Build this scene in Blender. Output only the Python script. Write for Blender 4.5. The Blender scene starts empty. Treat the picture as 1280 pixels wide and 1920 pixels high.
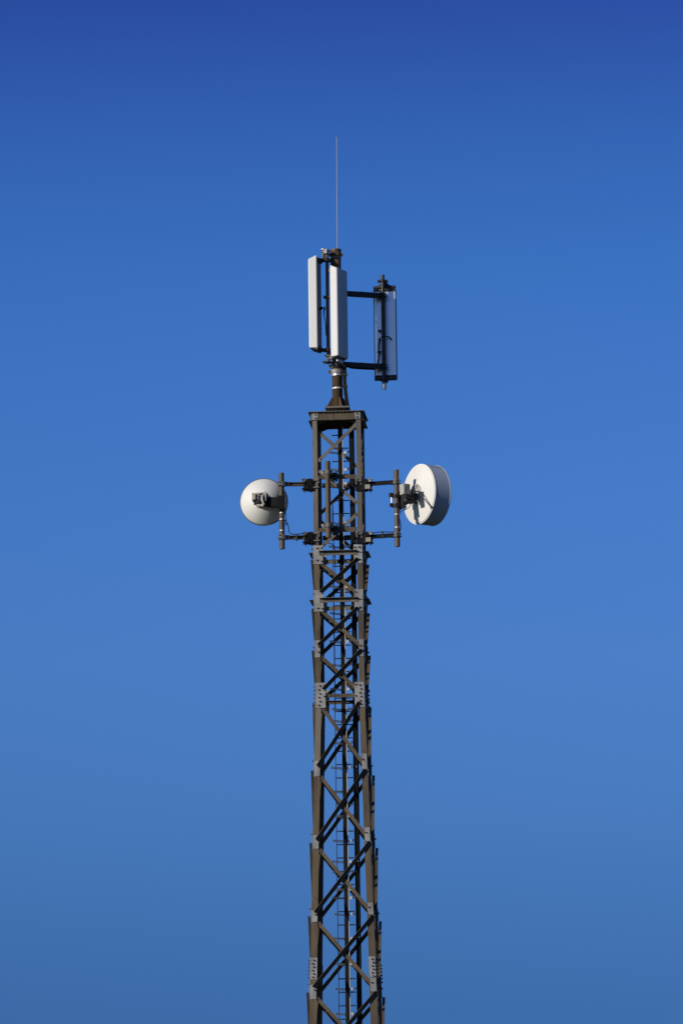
import bpy, math, random
from mathutils import Vector, Matrix

random.seed(7)
C = bpy.context.scene.collection
PI = math.pi
V = Vector

# ------------------------------------------------------------------ camera
D = 110.0                       # horizontal distance camera - tower axis
ZC = 1.6
A0 = math.radians(10.26)        # upward pitch
ROLL = math.radians(0.77)
FPX = 100.0 * D / math.cos(A0)  # 100 photo pixels per metre at the tower
CAM = V((0, -D, ZC))
FWD = V((0, math.cos(A0), math.sin(A0)))
UP0 = V((0, -math.sin(A0), math.cos(A0)))
RT0 = V((1, 0, 0))


# image: a world vertical leans to the left towards its top
UPI = UP0 * math.cos(ROLL) + RT0 * math.sin(ROLL)
RTI = RT0 * math.cos(ROLL) - UP0 * math.sin(ROLL)
cam_d = bpy.data.cameras.new('camera')
cam_d.sensor_fit = 'HORIZONTAL'
cam_d.sensor_width = 24.0
cam_d.lens = 24.0 * FPX / 1280.0
cam_d.clip_start = 1.0
cam_d.clip_end = 20000.0
cam = bpy.data.objects.new('camera', cam_d)
C.objects.link(cam)
cam.matrix_world = Matrix(((RTI.x, UPI.x, -FWD.x, CAM.x),
                           (RTI.y, UPI.y, -FWD.y, CAM.y),
                           (RTI.z, UPI.z, -FWD.z, CAM.z),
                           (0, 0, 0, 1)))
bpy.context.scene.camera = cam


def ray(px, py):
    return (FWD * FPX + RTI * (px - 640.0) - UPI * (py - 960.0)).normalized()


def at(px, py, Y):
    """photo pixel -> world point at depth Y"""
    d = ray(px, py)
    return CAM + d * ((Y + D) / d.y)


# ------------------------------------------------------------------ light
SAZ = math.radians(38.5)        # the sun stands to the left and a little behind the camera side
SEL = math.radians(17.8)
TOSUN = V((-math.cos(SAZ) * math.cos(SEL), -math.sin(SAZ) * math.cos(SEL), math.sin(SEL)))
sun_d = bpy.data.lights.new('sun', 'SUN')
sun_d.energy = 3.45
sun_d.angle = math.radians(0.5)
sun_d.color = (1.0, 0.93, 0.82)
sun = bpy.data.objects.new('sun', sun_d)
C.objects.link(sun)
sun.location = (-60, -40, 60)
sun.rotation_euler = TOSUN.to_track_quat('Z', 'Y').to_euler()

w = bpy.data.worlds.new('World')
bpy.context.scene.world = w
w.use_nodes = True
nt = w.node_tree
nt.nodes.clear()
out = nt.nodes.new('ShaderNodeOutputWorld')
bg = nt.nodes.new('ShaderNodeBackground')
sky = nt.nodes.new('ShaderNodeTexSky')
sky.sky_type = 'NISHITA'
sky.sun_disc = False
sky.sun_elevation = SEL
sky.sun_rotation = math.atan2(TOSUN.x, TOSUN.y)
sky.altitude = 400
sky.air_density = 1.0
sky.dust_density = 0.15
sky.ozone_density = 3.0
# clear dry air: the blue deepens quickly with elevation
tc = nt.nodes.new('ShaderNodeTexCoord')
sx = nt.nodes.new('ShaderNodeSeparateXYZ')
mr = nt.nodes.new('ShaderNodeMapRange')
mr.inputs['From Min'].default_value = math.sin(math.radians(4.0))
mr.inputs['From Max'].default_value = 1.0
rp = nt.nodes.new('ShaderNodeValToRGB')
mul = nt.nodes.new('ShaderNodeMix')
mul.data_type = 'RGBA'
mul.blend_type = 'MULTIPLY'
mul.inputs['Factor'].default_value = 1.0
nt.links.new(tc.outputs['Generated'], sx.inputs[0])
nt.links.new(sx.outputs['Z'], mr.inputs['Value'])
nt.links.new(mr.outputs[0], rp.inputs[0])
nt.links.new(sky.outputs[0], mul.inputs['A'])
# around the sun the sky stays pale (aureole)
dt = nt.nodes.new('ShaderNodeVectorMath')
dt.operation = 'DOT_PRODUCT'
dt.inputs[1].default_value = TOSUN
am = nt.nodes.new('ShaderNodeMapRange')
am.interpolation_type = 'SMOOTHSTEP'
am.inputs['From Min'].default_value = 0.45
am.inputs['From Max'].default_value = 0.95
ax_mix = nt.nodes.new('ShaderNodeMix')
ax_mix.data_type = 'RGBA'
ax_mix.inputs['B'].default_value = (0.50, 0.56, 0.74, 1)
nt.links.new(tc.outputs['Generated'], dt.inputs[0])
nt.links.new(dt.outputs['Value'], am.inputs['Value'])
nt.links.new(am.outputs[0], ax_mix.inputs['Factor'])
nt.links.new(rp.outputs[0], ax_mix.inputs['A'])
nt.links.new(ax_mix.outputs['Result'], mul.inputs['B'])
nt.links.new(mul.outputs['Result'], bg.inputs['Color'])
nt.links.new(bg.outputs[0], out.inputs[0])
bg.inputs['Strength'].default_value = 0.1141
SKY_STOPS = [
    (0.0255, (0.1160, 0.2429, 0.5511)),
    (0.0443, (0.1536, 0.2975, 0.6207)),
    (0.0633, (0.1990, 0.3678, 0.7190)),
    (0.0899, (0.2486, 0.4373, 0.8341)),
    (0.1165, (0.2447, 0.4600, 0.8886)),
    (0.1410, (0.2349, 0.4596, 0.9034)),
    (0.1617, (0.2034, 0.4438, 0.8823)),
    (0.1831, (0.1793, 0.3650, 0.8089)),
    (0.2063, (0.1398, 0.2381, 0.6852)),
    (0.2600, (0.1119, 0.1905, 0.5482)),
    (0.4500, (0.0699, 0.1190, 0.3426)),
    (1.0000, (0.0489, 0.0833, 0.2398)),
]


def set_ramp(stops):
    e = rp.color_ramp.elements
    while len(e) > 1:
        e.remove(e[-1])
    e[0].position = stops[0][0]
    e[0].color = (*stops[0][1], 1)
    for p, c in stops[1:]:
        n = e.new(p)
        n.color = (*c, 1)


set_ramp(SKY_STOPS)

vs = bpy.context.scene.view_settings
vs.view_transform = 'Standard'
vs.look = 'None'
vs.exposure = 0
vs.gamma = 1
vs.use_curve_mapping = False


# ------------------------------------------------------------------ materials
def mat(name, col, rough=0.5, metal=0.0, var=0.2, scale=3.0, streak=0.35, col2=None, spot=0.0, bump=0.0, spec=0.5):
    m = bpy.data.materials.new(name)
    m.use_nodes = True
    t = m.node_tree
    b = t.nodes['Principled BSDF']
    b.inputs['Roughness'].default_value = rough
    b.inputs['Metallic'].default_value = metal
    b.inputs['Specular IOR Level'].default_value = spec
    tcn = t.nodes.new('ShaderNodeTexCoord')
    mp = t.nodes.new('ShaderNodeMapping')
    mp.inputs['Scale'].default_value = (1, 1, streak)
    n1 = t.nodes.new('ShaderNodeTexNoise')
    n1.inputs['Scale'].default_value = scale
    n1.inputs['Detail'].default_value = 6
    n1.inputs['Roughness'].default_value = 0.65
    t.links.new(tcn.outputs['Object'], mp.inputs[0])
    t.links.new(mp.outputs[0], n1.inputs['Vector'])
    r = t.nodes.new('ShaderNodeValToRGB')
    c2 = col2 or tuple(c * (1 - var) for c in col)
    r.color_ramp.elements[0].position = 0.32
    r.color_ramp.elements[0].color = (*c2, 1)
    r.color_ramp.elements[1].position = 0.68
    r.color_ramp.elements[1].color = (*[min(1, c * (1 + var)) for c in col], 1)
    t.links.new(n1.outputs['Fac'], r.inputs[0])
    src = r.outputs[0]
    if spot > 0:
        n2 = t.nodes.new('ShaderNodeTexNoise')
        n2.inputs['Scale'].default_value = scale * 7
        n2.inputs['Detail'].default_value = 3
        t.links.new(mp.outputs[0], n2.inputs['Vector'])
        r2 = t.nodes.new('ShaderNodeValToRGB')
        r2.color_ramp.elements[0].position = 0.56
        r2.color_ramp.elements[0].color = (0, 0, 0, 1)
        r2.color_ramp.elements[1].position = 0.70
        r2.color_ramp.elements[1].color = (1, 1, 1, 1)
        t.links.new(n2.outputs['Fac'], r2.inputs[0])
        mx = t.nodes.new('ShaderNodeMix')
        mx.data_type = 'RGBA'
        ml = t.nodes.new('ShaderNodeMath')
        ml.operation = 'MULTIPLY'
        ml.inputs[1].default_value = spot
        t.links.new(r2.outputs[0], ml.inputs[0])
        t.links.new(ml.outputs[0], mx.inputs['Factor'])
        t.links.new(src, mx.inputs['A'])
        mx.inputs['B'].default_value = (col[0] * 0.45, col[1] * 0.38, col[2] * 0.3, 1)
        src = mx.outputs['Result']
    t.links.new(src, b.inputs['Base Color'])
    # uneven gloss
    mr2 = t.nodes.new('ShaderNodeMapRange')
    mr2.inputs['To Min'].default_value = max(0.05, rough - 0.12)
    mr2.inputs['To Max'].default_value = min(1, rough + 0.12)
    t.links.new(n1.outputs['Fac'], mr2.inputs['Value'])
    t.links.new(mr2.outputs[0], b.inputs['Roughness'])
    if bump > 0:
        bm_ = t.nodes.new('ShaderNodeBump')
        bm_.inputs['Strength'].default_value = bump
        bm_.inputs['Distance'].default_value = 0.01
        t.links.new(n1.outputs['Fac'], bm_.inputs['Height'])
        t.links.new(bm_.outputs[0], b.inputs['Normal'])
    return m


M = {}
M['brown'] = mat('brown_steel', (0.098, 0.073, 0.045), 0.55, 0, 0.38, 3.0, 0.22, spot=0.6, spec=0.35)
M['greybrown'] = mat('weathered_grey_brown_steel', (0.145, 0.127, 0.104), 0.55, 0, 0.32, 3.0, 0.2, spot=0.5, spec=0.35)
M['dark'] = mat('dark_steel', (0.035, 0.030, 0.026), 0.5, 0, 0.3, 6.0, 0.4)
M['pipe'] = mat('brown_pipe_paint', (0.115, 0.076, 0.042), 0.5, 0, 0.30, 3.0, 0.3, spot=0.4, spec=0.35)
M['plate'] = mat('grey_galvanised_plate', (0.275, 0.27, 0.265), 0.5, 0.1, 0.34, 7.0, 0.5, spot=0.55, spec=0.35)
M['galv'] = mat('bright_galvanised_steel', (0.62, 0.60, 0.57), 0.35, 0.6, 0.15, 12.0, 1.0)
M['clampgrey'] = mat('dull_grey_clamp', (0.15, 0.138, 0.12), 0.5, 0.1, 0.35, 14.0, 1.0, spot=0.4)
M['bolt'] = mat('dark_bolt', (0.03, 0.027, 0.025), 0.5, 0.2, 0.2, 20, 1)
M['radome'] = mat('white_radome', (0.745, 0.745, 0.735), 0.55, 0, 0.06, 1.5, 0.12, spec=0.3)
M['radome_shade'] = mat('grey_underside_shade', (0.10, 0.10, 0.095), 0.6, 0, 0.1, 5, 1)  # dark tone on the downward end faces imitates their shade
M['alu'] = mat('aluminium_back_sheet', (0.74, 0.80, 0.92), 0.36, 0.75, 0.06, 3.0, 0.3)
M['backshade'] = mat('shaded_grey_back_sheet', (0.24, 0.24, 0.26), 0.6, 0, 0.12, 3.0, 0.3)  # darker than the aluminium sheet, to imitate shade on backs turned from the sun
M['dish'] = mat('white_dish_paint', (0.80, 0.785, 0.745), 0.5, 0, 0.06, 2.0, 0.3, spec=0.3)
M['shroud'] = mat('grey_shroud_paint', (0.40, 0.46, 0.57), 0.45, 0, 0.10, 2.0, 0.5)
M['rim'] = mat('dull_rim', (0.12, 0.12, 0.13), 0.5, 0.2, 0.15, 8, 1)
M['hub'] = mat('grey_hub_casting', (0.42, 0.42, 0.41), 0.5, 0.2, 0.15, 10, 1)
M['radio'] = mat('cream_radio_housing', (0.44, 0.425, 0.36), 0.5, 0, 0.25, 12, 1, spot=0.5)
M['black'] = mat('black_steel_and_shade', (0.011, 0.011, 0.013), 0.75, 0, 0.3, 8, 0.4, spec=0.1)  # black hardware; also stands in for shade on the right arms and ladder rail
M['cable'] = mat('black_cable', (0.009, 0.009, 0.010), 0.6, 0, 0.2, 10, 0.3, spec=0.15)
M['strap'] = mat('light_perforated_steel', (0.66, 0.64, 0.60), 0.45, 0.2, 0.12, 15, 1)
M['rod'] = mat('grey_rod', (0.26, 0.26, 0.28), 0.4, 0.1, 0.1, 6, 0.2)
M['grass'] = mat('grass_ground', (0.040, 0.058, 0.022), 0.9, 0, 0.35, 0.2, 1.0)

# ------------------------------------------------------------------ mesh builder


class MB:
    def __init__(s):
        s.v, s.f, s.m, s.sm = [], [], [], []

    def add(s, vs_, fs, mi=0, smooth=False):
        o = len(s.v)
        s.v += [V(p) for p in vs_]
        for f in fs:
            s.f.append([i + o for i in f])
            s.m.append(mi)
            s.sm.append(smooth)

    def box(s, c, ax, ay, az, mi=0):
        """centre and three half-extent vectors"""
        c, ax, ay, az = V(c), V(ax), V(ay), V(az)
        p = [c + ax * i + ay * j + az * k for k in (-1, 1) for j in (-1, 1) for i in (-1, 1)]
        f = [(0, 2, 3, 1), (4, 5, 7, 6), (0, 1, 5, 4), (2, 6, 7, 3), (0, 4, 6, 2), (1, 3, 7, 5)]
        if ax.cross(ay).dot(az) < 0:
            f = [tuple(reversed(q)) for q in f]
        s.add(p, f, mi)
        return s

    def prism(s, pts, d, mi=0):
        """planar outline pts extruded by vector d"""
        pts = [V(p) for p in pts]
        d = V(d)
        n = len(pts)
        nn = V((0, 0, 0))
        for i in range(n):
            nn += (pts[i] - pts[0]).cross(pts[(i + 1) % n] - pts[0])
        if nn.dot(d) > 0:
            pts.reverse()
        vs_ = pts + [p + d for p in pts]
        fs = [list(range(n)), list(range(2 * n - 1, n - 1, -1))]
        for i in range(n):
            j = (i + 1) % n
            fs.append((j, i, i + n, j + n))
        s.add(vs_, fs, mi)
        return s

    def bar(s, p0, p1, a, b, mi=0):
        """box-section bar from p0 to p1; a, b are half-extent vectors"""
        p0, p1 = V(p0), V(p1)
        return s.box((p0 + p1) / 2, (p1 - p0) / 2, a, b, mi)

    def angle(s, p0, p1, a, b, wa, wb, t=0.009, mi=0):
        """L-angle from p0 to p1, corner on the line, flanges along unit a and b"""
        p0, p1, a, b = V(p0), V(p1), V(a), V(b)
        pr = [(0, 0), (wa, 0), (wa, t), (t, t), (t, wb), (0, wb)]
        return s.prism([p0 + a * x + b * y for x, y in pr], p1 - p0, mi)

    def cyl(s, p0, p1, r0, r1=None, n=14, mi=0, caps=True, smooth=True):
        p0, p1 = V(p0), V(p1)
        r1 = r0 if r1 is None else r1
        d = (p1 - p0).normalized()
        u = d.orthogonal().normalized()
        q = d.cross(u)
        A = [p0 + (u * math.cos(2 * PI * i / n) + q * math.sin(2 * PI * i / n)) * r0 for i in range(n)]
        B = [p1 + (u * math.cos(2 * PI * i / n) + q * math.sin(2 * PI * i / n)) * r1 for i in range(n)]
        s.add(A + B, [(i, (i + 1) % n, (i + 1) % n + n, i + n) for i in range(n)], mi, smooth)
        if caps:
            s.add(A, [list(range(n - 1, -1, -1))], mi)
            s.add(B, [list(range(n))], mi)
        return s

    def tube(s, pts, r, n=8, mi=0):
        pts = smooth_path([V(p) for p in pts])
        rings = []
        u = None
        for i, p in enumerate(pts):
            d = (pts[min(i + 1, len(pts) - 1)] - pts[max(i - 1, 0)]).normalized()
            if u is None:
                u = d.orthogonal().normalized()
            u = (u - d * u.dot(d)).normalized()
            q = d.cross(u)
            rings.append([p + (u * math.cos(2 * PI * k / n) + q * math.sin(2 * PI * k / n)) * r for k in range(n)])
        vs_ = [p for rr in rings for p in rr]
        fs = []
        for i in range(len(rings) - 1):
            for k in range(n):
                a, b = i * n + k, i * n + (k + 1) % n
                fs.append((a, b, b + n, a + n))
        s.add(vs_, fs, mi, True)
        s.add(rings[0], [list(range(n - 1, -1, -1))], mi)
        s.add(rings[-1], [list(range(n))], mi)
        return s

    def lathe(s, o, d, prof, n=48, mi=0, smooth=True, close=False):
        """profile of (along axis d, radius) about o"""
        o, d = V(o), V(d).normalized()
        u = d.orthogonal().normalized()
        if abs(d.z) < 0.9:
            u = (V((0, 0, 1)) - d * d.z).normalized()
        q = d.cross(u)
        vs_, fs = [], []
        for z, r in prof:
            for k in range(n):
                a = 2 * PI * k / n
                vs_.append(o + d * z + (u * math.cos(a) + q * math.sin(a)) * max(r, 1e-4))
        m = len(prof)
        for i in range(m if close else m - 1):
            j = (i + 1) % m
            for k in range(n):
                a, b = i * n + k, i * n + (k + 1) % n
                c_, e_ = j * n + (k + 1) % n, j * n + k
                fs.append((a, b, c_, e_))
        s.add(vs_, fs, mi, smooth)
        return s

    def bolt(s, p, d, r=0.0125, h=0.018, mi=1):
        p, d = V(p), V(d)
        return s.cyl(p - d * 0.003, p + d * h, r, n=6, mi=mi, smooth=False)

    def build(s, name, mats, root=None, **kw):
        if not isinstance(mats, (list, tuple)):
            mats = [mats]
        me = bpy.data.meshes.new(name)
        inv = V((0, 0, 0))
        if root is not None:
            inv = wloc(root)
        me.from_pydata([p - inv for p in s.v], [], s.f)
        for m in mats:
            me.materials.append(m)
        for p, mi, sm in zip(me.polygons, s.m, s.sm):
            p.material_index = min(mi, len(mats) - 1)
            p.use_smooth = sm
        me.update()
        ob = bpy.data.objects.new(name, me)
        C.objects.link(ob)
        if root is not None:
            ob.parent = root
        for k, val in kw.items():
            ob[k] = val
        return ob


def wloc(o):
    p = V((0, 0, 0))
    while o is not None:
        p += o.location
        o = o.parent
    return p


def smooth_path(p, k=5):
    if len(p) < 3:
        return p
    r = []
    for i in range(len(p) - 1):
        a, b, c_, d = p[max(i - 1, 0)], p[i], p[i + 1], p[min(i + 2, len(p) - 1)]
        for j in range(k):
            t = j / k
            r.append(0.5 * ((2 * b) + (c_ - a) * t + (2 * a - 5 * b + 4 * c_ - d) * t * t + (3 * b - a - 3 * c_ + d) * t ** 3))
    r.append(p[-1])
    return r


def thing(name, label, cat, loc, group=None):
    o = bpy.data.objects.new(name, None)
    o.empty_display_size = 0.2
    C.objects.link(o)
    o.location = loc
    o['label'] = label
    o['category'] = cat
    if group:
        o['group'] = group
    return o


Z = V((0, 0, 1))

# ------------------------------------------------------------------ ground
g = MB()
n = 24
R = 9000.0
g.add([V((0, 0, 0))] + [V((math.cos(2 * PI * i / n) * R, math.sin(2 * PI * i / n) * R, 0)) for i in range(n)],
      [(0, i + 1, (i + 1) % n + 1) for i in range(n)])
go = g.build('ground', M['grass'])
go['kind'] = 'structure'

# ------------------------------------------------------------------ tower frame
PSI = math.radians(4.3)
AX = at(636.2, 960, 0.0)
AXX = AX.x
EX = V((math.cos(PSI), -math.sin(PSI), 0))     # tower's own x
EY = V((math.sin(PSI), math.cos(PSI), 0))      # tower's own y (away from the camera)
BASE = V((AXX, 0, 0))
zpix = lambda py, Y=-0.45: at(634, py, Y).z
Z_BREAK = zpix(1308)
W0 = 0.455
SLOPE = 0.0292


def H(z):
    return W0 if z >= Z_BREAK else W0 + (Z_BREAK - z) * SLOPE


def T(x, y, z):
    return BASE + EX * x + EY * y + Z * z


FN = [-EY, EX, EY, -EX]      # outward normals: front, right, back, left
FT = [EX, EY, -EX, -EY]      # to the right seen from outside


def FP(k, u, z, o=0.0):
    return BASE + FT[k] * u + FN[k] * (H(z) + o) + Z * z


def fuz(px, py):
    """photo pixel on the front face -> (u, z)"""
    h = 0.5
    d = ray(px, py)
    for _ in range(8):
        t = ((BASE + FN[0] * h) - CAM).dot(FN[0]) / d.dot(FN[0])
        p = CAM + d * t
        h = H(p.z)
    return (p - BASE).dot(EX), p.z


tower = thing('lattice_tower', 'tall slender brown steel lattice tower with crossed braces rising from below the picture', 'tower', BASE)
TL = 0.012     # leg thickness

# legs -------------------------------------------------------------
ZTOP = zpix(772.5)
leg_w = [(0.0, 0.17), (8.0, 0.15), (zpix(1800), 0.132), (zpix(1800), 0.122), (zpix(1445), 0.110), (zpix(1308), 0.104), (zpix(1308), 0.100),
         (zpix(1035), 0.098), (zpix(1035), 0.090), (ZTOP, 0.090)]
for sx_, sy_ in ((-1, -1), (1, -1), (1, 1), (-1, 1)):
    m = MB()
    rings = []
    for z, wd in leg_w:
        h = H(z)
        pr = [(0, 0), (wd, 0), (wd, TL), (TL, TL), (TL, wd), (0, wd)]
        rings.append([T(sx_ * (h - x), sy_ * (h - y), z) for x, y in pr])
    fs = []
    for i in range(len(rings) - 1):
        for k in range(6):
            a, b = i * 6 + k, i * 6 + (k + 1) % 6
            q = (a, b, b + 6, a + 6)
            fs.append(q if sx_ * sy_ < 0 else tuple(reversed(q)))
    vs_ = [p for r in rings for p in r]
    e = list(range((len(rings) - 1) * 6, len(rings) * 6))
    fs.append(e if sx_ * sy_ < 0 else e[::-1])
    m.add(vs_, fs)
    ob = m.build('leg', [M['brown'], M['greybrown']], tower)
    zj = zpix(1035) - BASE.z
    for p in ob.data.polygons:
        if p.center.z > zj or (sx_ < 0 and zpix(1445) < p.center.z < zpix(1310)):
            p.material_index = 1

# node plates --------------------------------------------------------
# (top pixel, bottom pixel, left plate x0,x1, right plate x0,x1, bolt rows)
BT = [M['plate'], M['bolt']]


def plate(k, side, z0, z1, w_, o=0.004, t=0.010, bolts=()):
    """plate over the leg on face k; side -1 left / +1 right; u runs inwards from the corner"""
    m = MB()
    pts = []
    for z, wd in ((z0, w_), (z1, w_)):
        pts.append((z, wd))
    c = [FP(k, side * (H(z0) - 0.003), z0, o), FP(k, side * (H(z0) - w_), z0, o),
         FP(k, side * (H(z1) - w_), z1, o), FP(k, side * (H(z1) - 0.003), z1, o)]
    m.prism(c, FN[k] * t)
    for (du, dz) in bolts:
        z = z1 + (z0 - z1) * dz
        m.bolt(FP(k, side * (H(z) - du), z, o + t), FN[k], .0155, .026)
    return m.build('gusset_plate', BT, tower)


def zz(py):
    return zpix(py)


big = [(0.045 + 0.018 * (i % 2), 0.10 + 0.155 * i) for i in range(6)]
nodes = [
    # py top, py bottom, plate width left, right, bolts
    (1022, 1057, 0.170, 0.165, [(0.145, .15), (0.145, .85), (.06, .2), (.11, .62), (.06, .85)]),
    (1106, 1146, 0.170, 0.165, [(0.145, .12), (0.145, .88), (.06, .15), (.12, .58)]),
    (1200, 1232, 0.095, 0.085, [(0.065, .62), (0.065, .3)]),
    (1280, 1327, 0.190, 0.185, [(b[0] + .02, b[1]) for b in big] + [(0.165, .45), (0.165, .9)]),
    (1427, 1456, 0.105, 0.095, [(0.080, .62)]),
    (1566, 1592, 0.108, 0.098, [(0.080, .62)]),
    (1708, 1730, 0.112, 0.100, [(0.080, .62)]),
    (1797, 1838, 0.125, 0.125, big),
    (1848, 1875, 0.118, 0.110, [(0.085, .62)]),
]
for k in range(4):
    for (pa, pb, wl, wr, bl) in nodes:
        dl = 0.0 if pa < 1420 else -0.0
        plate(k, -1, zz(pa), zz(pb), wl, bolts=bl)
        sh = 12 if 1420 < pa < 1790 or pa > 1845 else 0
        plate(k, 1, zz(pa - sh), zz(pb - sh), wr, bolts=bl)
# top corner plates on the cap
for k in range(4):
    for sd in (-1, 1):
        m = MB()
        z0, z1 = zz(773), zz(786)
        c = [FP(k, sd * (W0 - .004), z0, .016), FP(k, sd * (W0 - .115), z0, .016), FP(k, sd * (W0 - .10), z1, .016), FP(k, sd * (W0 - .004), z1, .016)]
        m.prism(c, FN[k] * .008)
        for dz in (.28, .78):
            m.bolt(FP(k, sd * (W0 - .065), z0 + (z1 - z0) * dz, .024), FN[k], .015)
        m.build('gusset_plate', BT, tower)

# horizontal beams ---------------------------------------------------
def hbeam(py0, py1, fl, mat_, u_in=0.105, o=0.006, top=True, w=0.05):
    for k in range(4):
        z0, z1 = zz(py0), zz(py1)
        h = H(z0)
        m = MB()
        m.angle(FP(k, -(h - u_in), z0, o), FP(k, h - u_in, z0, o), -Z, FN[k], z0 - z1, fl, 0.008)
        m.build('horizontal_beam', mat_, tower)


hbeam(1033, 1041, 0.085, M['greybrown'], 0.10, 0.018)
hbeam(1121.5, 1129.5, 0.085, M['greybrown'], 0.10, 0.018)
for k in range(4):
    for (a, b) in ((890, 898), (989, 997.5), (1301, 1307.5)):
        z0, z1 = zz(a), zz(b)
        m = MB()
        m.angle(FP(k, -(H(z0) - .10), z0, -.014), FP(k, H(z0) - .10, z0, -.014), -Z, -FN[k], z0 - z1, .05, 0.008)
        m.build('horizontal_beam', M['brown'], tower)


# braces ----------------------------------------------------------------
def brace(k, u0, z0, u1, z1, outside, wd=0.066, fl=0.066, name='diagonal_brace', mt=None, o=None):
    """from (u0,z0) to (u1,z1): centre line of the flat flange"""
    p0, p1 = FP(k, u0, z0), FP(k, u1, z1)
    d = (p1 - p0).normalized()
    n_ = FN[k]
    up = n_.cross(d)
    if up.z < 0:
        up = -up
    n2 = d.cross(up)
    if n2.dot(n_) < 0:
        n2 = -n2
    m = MB()
    if k % 2:
        fl *= .78
    if outside:
        off = n2 * (0.016 if o is None else o)
        m.angle(p0 + off + up * wd / 2, p1 + off + up * wd / 2, -up, n2, wd, fl, 0.008)
        # end bolts
        for q, sg in ((p0, 1), (p1, -1)):
            m.bolt(q + off + d * sg * .05 + n2 * .008, n2, .012, .012)
    else:
        off = -n2 * (TL + 0.003 if o is None else o)
        m.angle(p0 + off + up * wd / 2, p1 + off + up * wd / 2, -up, -n2, wd, fl, 0.008)
        for q, sg in ((p0, 1), (p1, -1)):
            m.bolt(q + off + d * sg * .05, n2, .012, .016)
    m.build(name, [mt or M['brown'], M['bolt']], tower)


panels = [  # "/" low-left, high-right ; "\" high-left, low-right (photo pixels on the front face)
    ((601, 1112), (671, 1048), (603, 1057), (666, 1109)),
    ((597, 1211), (671, 1140), (604, 1146), (676, 1211)),
    ((606, 1294), (678, 1219), (600, 1230), (668, 1291)),
    ((596, 1438), (674, 1317), (604, 1328), (682, 1434)),
    ((594, 1576), (685, 1444), (601, 1456), (688, 1570)),
    ((591, 1713), (693, 1580), (599, 1593), (694, 1709)),
    ((588, 1853), (700, 1718), (596, 1730), (696, 1846)),
    ((585, 2002), (706, 1861), (593, 1871), (704, 1992)),
]
for k in range(4):
    for a, b, c_, d_ in panels:
        (u0, z0), (u1, z1) = fuz(*a), fuz(*b)
        brace(k, u0, z0, u1, z1, True)
        (u0, z0), (u1, z1) = fuz(*c_), fuz(*d_)
        brace(k, u0, z0, u1, z1, False)
    zt = fuz(585, 2012)[1]
    zs = [zt, zt * .74, zt * .49, zt * .25, 0.15]
    for i in range(4):
        ha, hb = H(zs[i + 1]) - .06, H(zs[i]) - .06
        brace(k, -ha, zs[i + 1] + .08, hb, zs[i] - .02, True, .08, .06)
        brace(k, -hb, zs[i] - .08, ha, zs[i + 1] + .02, False, .08, .06)
    # upper zigzag lacing
    for a, b, o_ in (((597, 864), (673, 789), True), ((598, 882), (671, 944.5), True), ((604, 1024), (671, 961), True)):
        (u0, z0), (u1, z1) = fuz(*a), fuz(*b)
        brace(k, u0, z0, u1, z1, False, .062, .045, 'lacing_bar', M['greybrown'])

# cap -----------------------------------------------------------------
ZB = zz(787)
for k in range(4):
    m = MB()
    m.bar(FP(k, -(W0 + .002), (ZTOP + ZB) / 2, .008), FP(k, W0 + .002 + .012 * (k % 2), (ZTOP + ZB) / 2, .008), Z * (ZTOP - ZB) / 2, FN[k] * .006)
    if k % 2:
        m.bar(FP(k, -W0 - .01, ZB - .004, .040), FP(k, W0 + .01, ZB - .004, .040), Z * .004, FN[k] * .030)
        m.bar(FP(k, -W0 - .01, ZTOP - .006, .042), FP(k, W0 + .01, ZTOP - .006, .042), Z * .004, FN[k] * .026)
    else:
        m.bar(FP(k, -W0 + .02, ZB + .004, -.03), FP(k, W0 - .02, ZB + .004, -.03), Z * .004, FN[k] * .028)
    m.build('cap_beam', M['brown'], tower)
m = MB()
e = W0 + .072
r1, r2, dz = .26, .24, .035
a = [T(sx_ * e, sy_ * e, ZTOP) for sx_, sy_ in ((-1, -1), (1, -1), (1, 1), (-1, 1))]
b = [T(sx_ * e, sy_ * e, ZTOP + .012) for sx_, sy_ in ((-1, -1), (1, -1), (1, 1), (-1, 1))]
c_ = [T(sx_ * r1, sy_ * r1, ZTOP + .012 + dz) for sx_, sy_ in ((-1, -1), (1, -1), (1, 1), (-1, 1))]
m.add(a + b + c_, [(3, 2, 1, 0)] + [(i, (i + 1) % 4, (i + 1) % 4 + 4, i + 4) for i in range(4)] +
      [(i + 4, (i + 1) % 4 + 4, (i + 1) % 4 + 8, i + 8) for i in range(4)] + [(8, 9, 10, 11)])
for i in range(7):
    m.bolt(T(-.21 + .07 * i, -e + .035, ZTOP), -Z, .013, .02)
    m.bolt(T(-.21 + .07 * i, e - .035, ZTOP), -Z, .013, .02)
m.build('cap_plate', [M['greybrown'], M['bolt']], tower)
# triangular stiffeners under the cap
m = MB()
for sx_, sy_ in ((-1, -1), (1, -1), (1, 1), (-1, 1)):
    for (ax_, ay_) in ((1, 0), (0, 1)):
        x0, y0 = sx_ * (W0 - .10), sy_ * (W0 - .10)
        p = T(x0, y0, ZB - .005)
        m.prism([p, p - EX * sx_ * .17 * ax_ - EY * sy_ * .17 * ay_, p - Z * .065], (EX * ay_ + EY * ax_) * .008)
m.build('cap_stiffener', M['dark'], tower)

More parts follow.
